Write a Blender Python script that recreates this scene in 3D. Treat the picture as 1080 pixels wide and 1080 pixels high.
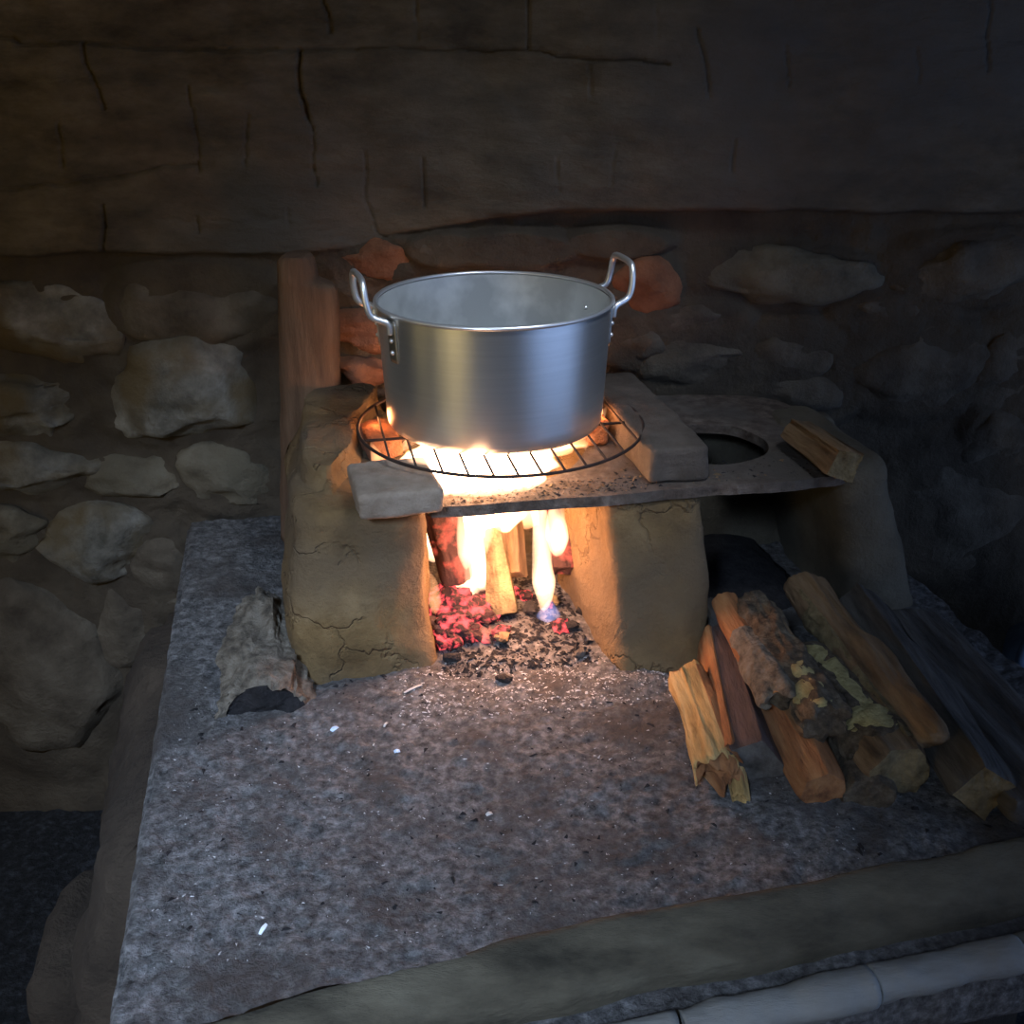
import bpy, bmesh, math, random
import numpy as np
from mathutils import Vector, Matrix
from mathutils.geometry import delaunay_2d_cdt
random.seed(7); rng = np.random.default_rng(7)
scn = bpy.context.scene
for o in list(bpy.data.objects): bpy.data.objects.remove(o)
PI = math.pi

# ------------------------------------------------------------------ camera, world, lights, exposure
F, CH, PITCH = 1150.0, 0.90, math.radians(24.5)
cd = bpy.data.cameras.new('camera'); cam = bpy.data.objects.new('camera', cd)
scn.collection.objects.link(cam); scn.camera = cam
cd.sensor_width = 36; cd.lens = 36 * F / 1080; cd.clip_start = .02
cam.location = (0, 0, CH); cam.rotation_euler = (PI/2 - PITCH, 0, 0)

w = bpy.data.worlds.new('world'); scn.world = w; w.use_nodes = True
w.node_tree.nodes['Background'].inputs[0].default_value = (.45, .6, 1, 1)
w.node_tree.nodes['Background'].inputs[1].default_value = .15

def lamp(kind, name, loc, power, col, target=None, size=None, spread=None, radius=None):
    l = bpy.data.lights.new(name, kind); l.energy = power; l.color = col
    if size: l.shape = 'RECTANGLE'; l.size, l.size_y = size
    if spread: l.spread = math.radians(spread)
    if radius is not None: l.shadow_soft_size = radius
    o = bpy.data.objects.new(name, l); scn.collection.objects.link(o); o.location = loc
    if target is not None: o.rotation_euler = (Vector(target) - Vector(loc)).to_track_quat('-Z', 'Y').to_euler()
    return o
lamp('AREA', 'door_daylight', (1.92, .40, .55), 14, (.33, .52, 1), (-.05, 1.5, .55), (2.2, 1.8))
lamp('AREA', 'window_daylight', (-.65, -1.1, 1.75), 6.5, (.50, .68, 1), (-.36, .98, 0), (.4, .4), 36)
lamp('AREA', 'overhead_fill_light', (.55, .75, 1.90), 1.7, (.72, .82, 1), (-.02, 1.62, .45), (.35, .35), 42)  # added overhead fill to brighten the pot interior; the ceiling has no gap
lamp('AREA', 'gap_light_side', (-1.90, .95, .65), 1.3, (1, .76, .30), (0, 1.6, .5), (.06, 1.8))
lamp('AREA', 'gap_light_middle', (-1.90, -.25, .45), 2.2, (1, .78, .36), (0, 1.6, .4), (.05, 2.0))
lamp('AREA', 'gap_light_front', (-1.75, -1.05, .45), 7.5, (1, .74, .30), (0, 1.7, .4), (.10, 2.0))
scn.view_settings.view_transform = 'Standard'; scn.view_settings.look = 'None'
scn.view_settings.exposure = 0; scn.view_settings.gamma = 1

# ------------------------------------------------------------------ frames
A0 = math.radians(-11.5)
VV = Vector((math.sin(A0), math.cos(A0), 0)); UU = Vector((math.cos(A0), -math.sin(A0), 0))
def UV(u, v, z=0): return UU*u + VV*v + Vector((0, 0, z))
def P(px, py, z=None, Y=None):           # pixel to a point at a real height or a real distance
    d = Vector(((px-540)/F, math.cos(PITCH)-(py-540)/F*math.sin(PITCH), -math.sin(PITCH)-(py-540)/F*math.cos(PITCH)))
    t = (z-CH)/d.z if z is not None else Y/d.y
    return Vector((0, 0, CH)) + d*t

# ------------------------------------------------------------------ noise
def _h(ix, iy, iz, s):
    n = (ix*374761393 + iy*668265263 + iz*2147483647 + s*974634777) & 0xffffffff
    n = ((n ^ (n >> 13)) * 1274126177) & 0xffffffff
    n = ((n ^ (n >> 16)) * 2246822519) & 0xffffffff
    return ((n ^ (n >> 15)) & 0xffffff) / float(0xffffff)*2-1
def noise(p, s=0):
    p = np.asarray(p, float); i = np.floor(p).astype(np.int64); f = p-i; f = f*f*(3-2*f)
    r = 0
    for a in (0, 1):
        for b in (0, 1):
            for c in (0, 1):
                wgt = (f[:, 0] if a else 1-f[:, 0])*(f[:, 1] if b else 1-f[:, 1])*(f[:, 2] if c else 1-f[:, 2])
                r = r + wgt*_h(i[:, 0]+a, i[:, 1]+b, i[:, 2]+c, s)
    return r
def fbm(p, freq, oct=4, s=0, gain=.5):
    p = np.asarray(p, float)*freq; r = 0; a = 1
    for k in range(oct): r = r + a*noise(p + k*17.3, s+k); p = p*2.03; a *= gain
    return r

# ------------------------------------------------------------------ materials
def mat(name, stops, scale=20, rough=.9, bump=.3, bscale=120, stretch=(1, 1, 1), metal=0, detail=10, big=None, spec=.3, crack=None):
    m = bpy.data.materials.new(name); m.use_nodes = True; nt = m.node_tree; N = nt.nodes; L = nt.links
    b = N['Principled BSDF']; b.inputs['Roughness'].default_value = rough; b.inputs['Metallic'].default_value = metal
    b.inputs['Specular IOR Level'].default_value = spec
    tc = N.new('ShaderNodeTexCoord'); mp = N.new('ShaderNodeMapping'); mp.inputs['Scale'].default_value = stretch
    L.new(tc.outputs['Object'], mp.inputs[0])
    n1 = N.new('ShaderNodeTexNoise'); n1.inputs['Scale'].default_value = scale; n1.inputs['Detail'].default_value = detail
    n1.inputs['Roughness'].default_value = .65
    L.new(mp.outputs[0], n1.inputs['Vector'])
    cr = N.new('ShaderNodeValToRGB'); e = cr.color_ramp.elements
    while len(e) > 1: e.remove(e[-1])
    e[0].position = .3; e[0].color = (*stops[0], 1)
    for k, c in enumerate(stops[1:]):
        q = e.new(.3 + .4*(k+1)/(len(stops)-1)); q.color = (*c, 1)
    L.new(n1.outputs[0], cr.inputs[0]); col = cr.outputs[0]
    if big:                                    # a second, broad colour: (colour, scale, lo, hi)
        n3 = N.new('ShaderNodeTexNoise'); n3.inputs['Scale'].default_value = big[1]; n3.inputs['Detail'].default_value = 5
        L.new(tc.outputs['Object'], n3.inputs['Vector'])
        mr = N.new('ShaderNodeMapRange'); mr.inputs[1].default_value = big[2]; mr.inputs[2].default_value = big[3]
        L.new(n3.outputs[0], mr.inputs[0]); mx = N.new('ShaderNodeMix'); mx.data_type = 'RGBA'
        L.new(mr.outputs[0], mx.inputs[0]); L.new(col, mx.inputs[6]); mx.inputs[7].default_value = (*big[0], 1); col = mx.outputs[2]
    L.new(col, b.inputs['Base Color'])
    if bump:
        n2 = N.new('ShaderNodeTexNoise'); n2.inputs['Scale'].default_value = bscale; n2.inputs['Detail'].default_value = 8
        n2.inputs['Roughness'].default_value = .7
        L.new(mp.outputs[0], n2.inputs['Vector']); bp = N.new('ShaderNodeBump'); bp.inputs['Strength'].default_value = min(1, bump*1.6)
        bp.inputs['Distance'].default_value = .006 if metal > .5 else .014
        h = n2.outputs[0]
        if crack:                              # fine drying cracks, where a broad noise lets them through
            vo = N.new('ShaderNodeTexVoronoi'); vo.feature = 'DISTANCE_TO_EDGE'; vo.inputs['Scale'].default_value = crack
            nd = N.new('ShaderNodeTexNoise'); nd.inputs['Scale'].default_value = crack*2.5; nd.inputs['Detail'].default_value = 4
            L.new(tc.outputs['Object'], nd.inputs['Vector']); va = N.new('ShaderNodeVectorMath'); va.operation = 'MULTIPLY_ADD'
            va.inputs[1].default_value = (.9/crack,)*3; L.new(nd.outputs['Color'], va.inputs[0]); L.new(tc.outputs['Object'], va.inputs[2])
            L.new(va.outputs[0], vo.inputs['Vector'])
            c1 = N.new('ShaderNodeMapRange'); c1.inputs[1].default_value = 0; c1.inputs[2].default_value = .035; L.new(vo.outputs[0], c1.inputs[0])
            n4 = N.new('ShaderNodeTexNoise'); n4.inputs['Scale'].default_value = crack*.7; L.new(tc.outputs['Object'], n4.inputs['Vector'])
            c2 = N.new('ShaderNodeMapRange'); c2.inputs[1].default_value = .5; c2.inputs[2].default_value = .56; L.new(n4.outputs[0], c2.inputs[0])
            mxx = N.new('ShaderNodeMath'); mxx.operation = 'MAXIMUM'; L.new(c1.outputs[0], mxx.inputs[0]); L.new(c2.outputs[0], mxx.inputs[1])
            ad = N.new('ShaderNodeMath'); ad.operation = 'ADD'; L.new(mxx.outputs[0], ad.inputs[0]); L.new(h, ad.inputs[1]); h = ad.outputs[0]
        L.new(h, bp.inputs['Height']); L.new(bp.outputs[0], b.inputs['Normal'])
    return m
def emit_ramp(name, lo, hi, scale, strength, a=.45, b_=.62):   # glowing embers: dark char with glowing patches
    m = mat(name, [lo, lo], rough=.95); nt = m.node_tree; N = nt.nodes; L = nt.links; b = N['Principled BSDF']
    tc = N.new('ShaderNodeTexCoord'); n = N.new('ShaderNodeTexNoise'); n.inputs['Scale'].default_value = scale; n.inputs['Detail'].default_value = 5
    L.new(tc.outputs['Object'], n.inputs['Vector']); mr = N.new('ShaderNodeMapRange')
    mr.inputs[1].default_value = a; mr.inputs[2].default_value = b_; mr.inputs[4].default_value = strength
    L.new(n.outputs[0], mr.inputs[0]); L.new(mr.outputs[0], b.inputs['Emission Strength']); b.inputs['Emission Color'].default_value = (*hi, 1)
    return m
M = {}
M['earth'] = mat('rammed_earth', [(.042, .031, .018), (.100, .076, .046), (.165, .13, .085)], 9, .95, .35, 55, (1, 1, 2.2), big=((.082, .074, .064), 1.6, .4, .7))
M['mortar'] = mat('mud_mortar', [(.05, .038, .026), (.10, .078, .052)], 9, .97, .5, 70)
M['stone'] = mat('field_stone', [(.07, .058, .038), (.15, .125, .085), (.25, .22, .16)], 14, .92, .45, 80, big=((.11, .095, .065), 7, .42, .65))
M['stone_grey'] = mat('grey_stone', [(.07, .065, .05), (.17, .155, .125), (.30, .285, .24)], 16, .9, .5, 60, big=((.12, .088, .045), 7, .44, .60))
M['stone_soot'] = mat('mud_washed_stone', [(.05, .038, .026), (.10, .08, .056), (.15, .125, .09)], 11, .95, .45, 60)
M['redstone'] = mat('red_brick', [(.16, .065, .032), (.30, .13, .065)], 20, .95, .5, 90)
M['ash'] = mat('sandy_ash', [(.04, .036, .032), (.165, .155, .145), (.36, .34, .32)], 78, 1, .9, 190, big=((.095, .078, .066), 9, .47, .70))
M['slabedge'] = mat('worn_concrete', [(.16, .15, .13), (.26, .245, .22)], 25, .95, .4, 120)
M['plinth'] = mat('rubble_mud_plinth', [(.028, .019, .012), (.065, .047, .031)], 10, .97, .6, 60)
M['mud'] = mat('ochre_mud', [(.085, .050, .018), (.16, .098, .038), (.24, .16, .075)], 12, .95, .45, 90, big=((.115, .080, .045), 4, .42, .62), crack=9)
M['mudgrey'] = mat('grey_mud', [(.08, .065, .045), (.15, .125, .085)], 12, .95, .45, 90)
M['slab'] = mat('stove_slab', [(.05, .035, .026), (.13, .095, .07), (.24, .19, .15)], 40, .9, .5, 80, big=((.10, .085, .07), 5, .45, .65))
M['adobe'] = mat('adobe_brick', [(.17, .125, .085), (.30, .24, .18)], 25, .93, .35, 120)
M['adobe_dark'] = mat('sooty_adobe', [(.06, .045, .032), (.125, .10, .078)], 18, .9, .35, 120)
M['alu'] = mat('brushed_aluminium', [(.78, .78, .75), (.86, .86, .83)], 5, .30, .05, 30, (1, 1, 40), metal=.92, spec=.5)
M['alu_in'] = mat('dull_aluminium', [(.66, .67, .64), (.80, .80, .77)], 6, .5, .05, 60, metal=.72, big=((.50, .51, .49), 9, .5, .62), spec=.5)
M['alu_dark'] = mat('tarnished_aluminium', [(.30, .29, .26), (.42, .41, .38)], 30, .45, .1, 90, metal=1)
M['rod'] = mat('polished_aluminium', [(.75, .75, .73), (.8, .8, .78)], 5, .36, 0, metal=.82)
M['iron'] = mat('black_iron', [(.03, .022, .018), (.07, .045, .035)], 40, .7, .2, 200, metal=.6)
M['post'] = mat('weathered_post', [(.065, .036, .02), (.12, .07, .04), (.17, .105, .062)], 30, .9, .4, 90, (1, 1, .12))
M['beam'] = mat('weathered_beam', [(.028, .023, .014), (.085, .07, .045), (.14, .12, .08)], 16, .92, .4, 90, (.35, 1, 1))
M['pole'] = mat('bare_pole', [(.17, .16, .14), (.29, .28, .25)], 16, .8, .25, 120, (.3, 1, 1))
def woodm(n, a, b, c=None, sc=40, bu=.6, **k): return mat(n, [tuple(x*.45 for x in a), tuple(x*.85 for x in b)] + ([c] if c else []), sc, .9, bu, 110, **k)
S = (1, .14, 1)
M['w_yellow'] = woodm('pale_yellow_wood', (.30, .17, .05), (.62, .40, .15), (.75, .53, .24), 34, stretch=S)
M['w_orange'] = woodm('orange_split_wood', (.20, .075, .03), (.40, .17, .065), (.50, .25, .10), 34, stretch=S)
M['w_purple'] = woodm('purple_brown_wood', (.085, .055, .05), (.155, .105, .09), None, 34, stretch=S)
M['w_brown'] = woodm('brown_split_wood', (.12, .075, .04), (.25, .155, .08), (.33, .22, .12), 34, stretch=S)
M['w_tan'] = woodm('tan_end_grain', (.24, .165, .075), (.40, .30, .15), None, 50)
M['w_dark'] = woodm('old_dark_wood', (.05, .045, .04), (.12, .105, .09), (.18, .165, .145), 30, stretch=S)
M['bark'] = woodm('rough_bark', (.04, .03, .02), (.13, .095, .06), (.21, .165, .11), 60, .8)
M['barkgrey'] = woodm('grey_bark', (.09, .07, .05), (.22, .18, .13), (.30, .26, .20), 50, .9)
M['lichen'] = woodm('yellow_lichen', (.50, .40, .16), (.66, .55, .25), None, 60, .9)
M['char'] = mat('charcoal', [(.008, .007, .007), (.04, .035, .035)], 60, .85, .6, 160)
M['ember'] = emit_ramp('glowing_ember', (.03, .012, .012), (1, .09, .10), 70, 2.0, .47, .66)
M['emberbed'] = emit_ramp('ember_bed', (.10, .06, .055), (1, .10, .11), 34, 1.5, .50, .72)
M['charred'] = emit_ramp('charred_glowing_wood', (.05, .022, .018), (1, .12, .07), 30, 1.2, .5, .7)
M['hotbrick'] = mat('fired_brick', [(.20, .07, .035), (.42, .18, .08)], 30, .95, .7, 120)
M['speck'] = mat('pale_specks', [(.35, .33, .30), (.62, .60, .57)], 60, 1, 0)
M['white'] = mat('white_scrap', [(.7, .75, .8), (.85, .9, .95)], 30, .8, 0)
M['blue'] = mat('blue_white_scrap', [(.30, .50, .75), (.75, .85, .95)], 60, .7, 0)
M['floor'] = mat('dirt_floor', [(.010, .010, .010), (.022, .022, .023), (.06, .063, .07)], 60, .97, .6, 100)
M['darkwall'] = mat('sooty_wall', [(.05, .045, .04), (.09, .08, .07)], 6, .95, .3, 40)
M['jug'] = mat('glossy_blue_plastic', [(.10, .16, .26), (.30, .42, .60)], 14, .25, .2, 20, spec=.6)
def flame_mat(name, col, s, dens=0):
    m = bpy.data.materials.new(name); m.use_nodes = True; nt = m.node_tree; nt.nodes.clear()
    o = nt.nodes.new('ShaderNodeOutputMaterial'); e = nt.nodes.new('ShaderNodeEmission')
    e.inputs[0].default_value = (*col, 1); e.inputs[1].default_value = s
    nt.links.new(e.outputs[0], o.inputs['Volume']); return m
M['flame'] = flame_mat('orange_flame', (1, .44, .19), 80)
M['flame_hot'] = flame_mat('white_hot_flame', (1, .58, .34), 130)
M['flame_soft'] = flame_mat('soft_orange_flame', (1, .30, .07), 30)
M['flame_blue'] = flame_mat('blue_flame_foot', (.35, .45, 1), 22)

# ------------------------------------------------------------------ object helpers
def mesh_obj(name, V, Fc, m, parent=None, mi=None, smooth=False, mats=None, origin=None):
    """V in world space; the origin is put at the base centre (or at the parent's own origin)"""
    V = np.asarray(V, float)
    if parent is not None: org = np.array(parent['_o'])
    elif origin is not None: org = np.array(origin)
    else: org = np.array([(V[:, 0].min()+V[:, 0].max())/2, (V[:, 1].min()+V[:, 1].max())/2, V[:, 2].min()])
    me = bpy.data.meshes.new(name); me.from_pydata((V-org).tolist(), [], Fc)
    for k in (mats or [m]): me.materials.append(k)
    if mi is not None: me.polygons.foreach_set('material_index', mi)
    if smooth: me.polygons.foreach_set('use_smooth', [True]*len(me.polygons))
    me.update(); o = bpy.data.objects.new(name, me); scn.collection.objects.link(o)
    if parent is not None:
        o.parent = parent; o['_o'] = list(parent['_o']) if False else [float(x) for x in org]
    else:
        o.location = org; o['_o'] = [float(x) for x in org]
    return o
def thing(name, label, cat, loc, group=None):
    o = bpy.data.objects.new(name, None); scn.collection.objects.link(o); o.location = loc; o.empty_display_size = .03
    o['label'] = label; o['category'] = cat; o['_o'] = [float(x) for x in loc]
    if group: o['group'] = group
    return o
def tag(o, label=None, cat=None, group=None, kind=None):
    if label: o['label'] = label
    if cat: o['category'] = cat
    if group: o['group'] = group
    if kind: o['kind'] = kind
    return o

def grid_faces(nu, nv, wrap=False):
    Fc = []
    for j in range(nv-1):
        for i in range(nu if wrap else nu-1):
            a = j*nu+i; b = j*nu+(i+1) % nu
            Fc.append((a, b, b+nu, a+nu))
    return Fc
def resample(poly, n, smooth=2):
    p = np.array(poly, float)
    for _ in range(smooth):
        q = np.roll(p, -1, 0); p = np.stack([p*.75+q*.25, p*.25+q*.75], 1).reshape(-1, p.shape[1])
    q = np.vstack([p, p[:1]]); d = np.r_[0, np.cumsum(np.linalg.norm(np.diff(q, axis=0), axis=1))]
    t = np.linspace(0, d[-1], n, endpoint=False)
    return np.stack([np.interp(t, d, q[:, k]) for k in range(p.shape[1])], 1)
def loft(rings, amp=0, freq=20, seed=0, oct=4, captop=6, capbot=1):
    """rings: list of (n,3) arrays bottom to top -> closed displaced mesh"""
    n = len(rings[0]); R = list(rings)
    for side, cnt in (('b', capbot), ('t', captop)):
        base = R[0] if side == 'b' else R[-1]; c = base.mean(0)
        ext = [c + (base-c)*(1-(k+1)/(cnt+1)) for k in range(cnt)]
        R = ext[::-1] + R if side == 'b' else R + ext
    V = np.vstack(R); m = len(R); cb = R[0].mean(0); ct = R[-1].mean(0)
    V = np.vstack([V, cb, ct]); Fc = grid_faces(n, m, True)
    Fc += [((i+1) % n, i, n*m) for i in range(n)] + [((m-1)*n+i, (m-1)*n+(i+1) % n, n*m+1) for i in range(n)]
    if amp:
        cen = V.mean(0); nr = normals(V, Fc)
        V = V + nr*(fbm(V, freq, oct, seed)*amp)[:, None]
    return V, Fc
def normals(V, Fc):
    nr = np.zeros_like(V)
    q = np.array([f if len(f) == 4 else (*f, f[2]) for f in Fc])
    n = np.cross(V[q[:, 2]]-V[q[:, 0]], V[q[:, 3]]-V[q[:, 1]])
    t = q[:, 2] == q[:, 3]
    n[t] = np.cross(V[q[t, 1]]-V[q[t, 0]], V[q[t, 2]]-V[q[t, 0]])
    for k in range(4): np.add.at(nr, q[:, k], n)
    return nr/(np.linalg.norm(nr, axis=1)[:, None]+1e-12)
def uvring(poly, z, n=72, smooth=2):
    r = resample(poly, n, smooth); zz = z if np.ndim(z) else np.full(n, z)
    return np.array([list(UV(a, b, c)) for (a, b), c in zip(r, zz)])
def lerp_poly(a, b, t): return [(x0+(x1-x0)*t, y0+(y1-y0)*t) for (x0, y0), (x1, y1) in zip(a, b)]
def mud_block(bot, top, z0, z1, steps=22, rnd=.03, n=96, smooth=2, **k):
    rings = []
    for s in np.linspace(0, 1, steps):
        rings.append(uvring(lerp_poly(bot, top, s), z0+(z1-rnd-z0)*s, n, smooth))
    c = rings[-1].mean(0)
    for a in np.linspace(0, PI/2, 7)[1:]:
        base = rings[steps-1]; d = base-c; L = np.linalg.norm(d[:, :2], axis=1)[:, None]
        r = c + d*(L-rnd*(1-math.cos(a)))/L; r[:, 2] = z1-rnd+rnd*math.sin(a); rings.append(r)
    return loft(rings, captop=10, **k)
def box_uv(u0, u1, v0, v1, z0, z1, r=.006, n=80, amp=.0015, freq=40, seed=0, steps=5, yaw=0, taper=0):
    cu, cv = (u0+u1)/2, (v0+v1)/2
    def poly(sh):
        P4 = [(u0+sh, v0+sh), (u1-sh, v0+sh), (u1-sh, v1-sh), (u0+sh, v1-sh)]; out = []
        ca, sa = math.cos(yaw), math.sin(yaw)
        for i in range(4):                                  # corners clipped a little, edges kept straight
            a, b, c = P4[i-1], P4[i], P4[(i+1) % 4]
            for t in (r*2, r*.6):
                d = math.dist(a, b); out.append((b[0]+(a[0]-b[0])*t/d, b[1]+(a[1]-b[1])*t/d))
            for t in (r*.6, r*2):
                d = math.dist(b, c); out.append((b[0]+(c[0]-b[0])*t/d, b[1]+(c[1]-b[1])*t/d))
        return [(cu+(x-cu)*ca-(y-cv)*sa, cv+(x-cu)*sa+(y-cv)*ca) for x, y in out]
    rings = []
    for z, sh in [(z0, r), (z0+r*.4, r*.3), (z0+r, 0)] + [(z0+r+(z1-z0-2*r)*k/steps, 0) for k in range(1, steps)] + [(z1-r, 0), (z1-r*.4, r*.3), (z1, r)]:
        rings.append(uvring(poly(sh+taper*(z-z0)), z, n, 1))
    return loft(rings, amp, freq, seed, 3, captop=8, capbot=3)
def tube(pts, r, n=8, closed=False, rs=None):
    pts = [Vector(p) for p in pts]; m = len(pts); V = []; up = None
    for i, p in enumerate(pts):
        a = pts[(i-1) % m] if closed or i else p; b = pts[(i+1) % m] if closed or i < m-1 else p
        t = (b-a).normalized()
        if up is None: up = t.orthogonal().normalized()
        up = (up - t*up.dot(t)).normalized(); s = t.cross(up)
        rr = rs[i] if rs else r
        for k in range(n):
            q = 2*PI*k/n; V.append(p + (up*math.cos(q)+s*math.sin(q))*rr)
    Fc = grid_faces(n, m, True)
    if closed: Fc += [((m-1)*n+k, (m-1)*n+(k+1) % n, (k+1) % n, k) for k in range(n)]
    else: Fc += [tuple(range(n))[::-1], tuple((m-1)*n+k for k in range(n))]
    return np.array([list(v) for v in V]), Fc
def lathe(cx, cy, prof, n=128):
    V = []
    for r, z in prof:
        for k in range(n): V.append((cx+r*math.cos(2*PI*k/n), cy+r*math.sin(2*PI*k/n), z))
    return np.array(V), grid_faces(n, len(prof), True)
def join(parts):
    V = []; Fc = []; o = 0
    for v, f in parts:
        V.append(v); Fc += [tuple(i+o for i in x) for x in f]; o += len(v)
    return np.vstack(V), Fc
def ico(sub):
    bm = bmesh.new(); bmesh.ops.create_icosphere(bm, subdivisions=sub, radius=1)
    V = np.array([list(v.co) for v in bm.verts]); Fc = [tuple(v.index for v in f.verts) for f in bm.faces]; bm.free(); return V, Fc
ICO = {k: ico(k) for k in (1, 2, 3, 4, 5)}

# ------------------------------------------------------------------ the room
def plain_box(name, b, m, **k):
    x0, x1, y0, y1, z0, z1 = b
    V = [(x, y, z) for x in (x0, x1) for y in (y0, y1) for z in (z0, z1)]
    return np.array(V, float), [(0, 1, 3, 2), (4, 6, 7, 5), (0, 4, 5, 1), (2, 3, 7, 6), (0, 2, 6, 4), (1, 5, 7, 3)]
FZ = -.75
def floor_mesh():
    xs = np.linspace(-2.1, 2.1, 240); ys = np.linspace(-1.9, 2.15, 230)
    X, Y = np.meshgrid(xs, ys); p = np.stack([X.ravel(), Y.ravel(), X.ravel()*0], 1)
    p[:, 2] = FZ + fbm(p, 3, 3, 5)*.012 + np.maximum(fbm(p, 30, 3, 9), 0)*.008
    return p, grid_faces(240, 230)
V, Fc = floor_mesh(); tag(mesh_obj('floor', V, Fc, M['floor'], smooth=True), kind='structure')
tag(mesh_obj('ceiling', *plain_box('', (-2.1, 2.1, -1.9, 2.3, 1.95, 2.05), 0), M['darkwall']), kind='structure')
tag(mesh_obj('wall_left', *plain_box('', (-2.1, -1.95, -1.9, 2.1, FZ, 1.95), 0), M['darkwall']), kind='structure')
tag(mesh_obj('wall_front', *plain_box('', (-1.95, 1.95, -1.9, -1.75, FZ, 1.95), 0), M['darkwall']), kind='structure')
tag(mesh_obj('wall_right', *join([plain_box('', b, 0) for b in ((1.95, 2.1, -1.9, -.7, FZ, 1.95), (1.95, 2.1, 1.5, 2.1, FZ, 1.95), (1.95, 2.1, -.7, 1.5, 1.47, 1.95))]), M['darkwall']), kind='structure')

# ------------------------------------------------------------------ back wall: rammed earth over mud-bedded stones
WY = 1.98
def wp(px, py): q = P(px, py, Y=WY); return (q.x, q.z)
xs = np.concatenate([np.arange(-1.95, -1.1, .012), np.arange(-1.1, 1.1, .0036), np.arange(1.1, 1.951, .012)])
zs = np.concatenate([np.arange(FZ-.02, -.05, .014), np.arange(-.05, .5, .007), np.arange(.5, 1.02, .0034), np.arange(1.02, 1.96, .014)])
X, Z = np.meshgrid(xs, zs); x = X.ravel(); z = Z.ravel(); pw = np.stack([x, z, x*0], 1)
edge = [wp(*q) for q in [(-500, 262), (0, 264), (60, 266), (120, 262), (190, 268), (290, 266), (360, 262), (430, 246), (500, 232), (590, 223), (700, 222), (850, 221), (1080, 222), (1500, 224)]]
ez = np.interp(x, [e[0] for e in edge], [e[1] for e in edge]) + fbm(np.stack([x, x*0, x*0], 1), 14, 3, 3)*.004
prot = np.interp(x, [-1.1, -.75, -.25, -.05, .15, .8, 1.1], [.04, .05, .012, .018, .045, .055, .05])
st = 1/(1+np.exp(-(z-ez)/.0022))
dep = prot*st
dep += st*(fbm(pw*np.array([1, 2.2, 1]), 3.5, 5, 11)*.010 + fbm(pw*np.array([1, 3, 1]), 18, 3, 14)*.0016)
dep += (1-st)*(fbm(pw, 7, 4, 21)*.016 + fbm(pw, 40, 3, 23)*.003)
STONES = [(50, 340, 74, 40, 'stone_grey', .06, -.06), (32, 424, 56, 36, 'stone_grey', .065, .03), (212, 322, 84, 42, 'stone_soot', .06, .05), (195, 412, 92, 50, 'stone_grey', .085, .10),
          (38, 491, 60, 28, 'stone_grey', .06, .03), (240, 500, 54, 36, 'stone', .05, .05), (146, 505, 52, 24, 'stone', .045, -.05), (106, 568, 64, 40, 'stone_grey', .07, -.04),
          (10, 560, 48, 32, 'stone', .055, 0), (38, 700, 78, 92, 'stone_soot', .10, .1), (128, 655, 40, 60, 'stone_soot', .05, 0), (170, 600, 34, 40, 'stone_soot', .05, .1),
          (-60, 400, 50, 60, 'stone', .06, 0), (-70, 520, 60, 50, 'stone', .06, 0),
          (828, 292, 92, 27, 'stone', .05, -.02), (1030, 280, 84, 36, 'stone_soot', .06, .05), (740, 385, 60, 38, 'stone_soot', .05, 0), (835, 366, 50, 30, 'stone_soot', .045, 0),
          (962, 385, 84, 44, 'stone_soot', .055, .08), (850, 415, 54, 26, 'stone_soot', .05, .02), (680, 300, 36, 28, 'redstone', .045, 0), (668, 358, 38, 26, 'stone_soot', .045, .1),
          (1070, 385, 50, 52, 'stone_soot', .05, 0), (940, 330, 60, 20, 'stone_soot', .04, -.03), (735, 335, 52, 18, 'stone_soot', .04, 0), (1062, 460, 46, 40, 'stone_soot', .06, .5),
          (1000, 540, 80, 60, 'stone_soot', .05, 0), (385, 387, 34, 16, 'redstone', .06, 0), (384, 350, 34, 20, 'redstone', .045, 0), (402, 270, 38, 22, 'redstone', .03, 0), (540, 262, 62, 17, 'stone_soot', .04, 0),
          (650, 255, 48, 14, 'stone_soot', .035, 0), (1160, 300, 60, 40, 'stone', .05, 0), (470, 262, 38, 16, 'stone_soot', .035, 0)]
for a in STONES:                                        # the mud laps up around each stone
    cx_, cz_ = wp(a[0], a[1]); q1 = wp(a[0]+a[2], a[1]); q2 = wp(a[0], a[1]+a[3]); rx, rz = abs(q1[0]-cx_)*1.1, abs(q2[1]-cz_)*1.15
    dd = np.sqrt(((x-cx_)/rx)**2+((z-cz_)/rz)**2); t_ = np.clip((1.32-dd)/.42, 0, 1); t_ = t_*t_*(3-2*t_)
    dep = np.maximum(dep, (1-st)*(t_*(.024 if a[4] == 'stone_soot' else .014)+fbm(pw, 26, 3, 51)*.004*(t_ > 0)))
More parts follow.
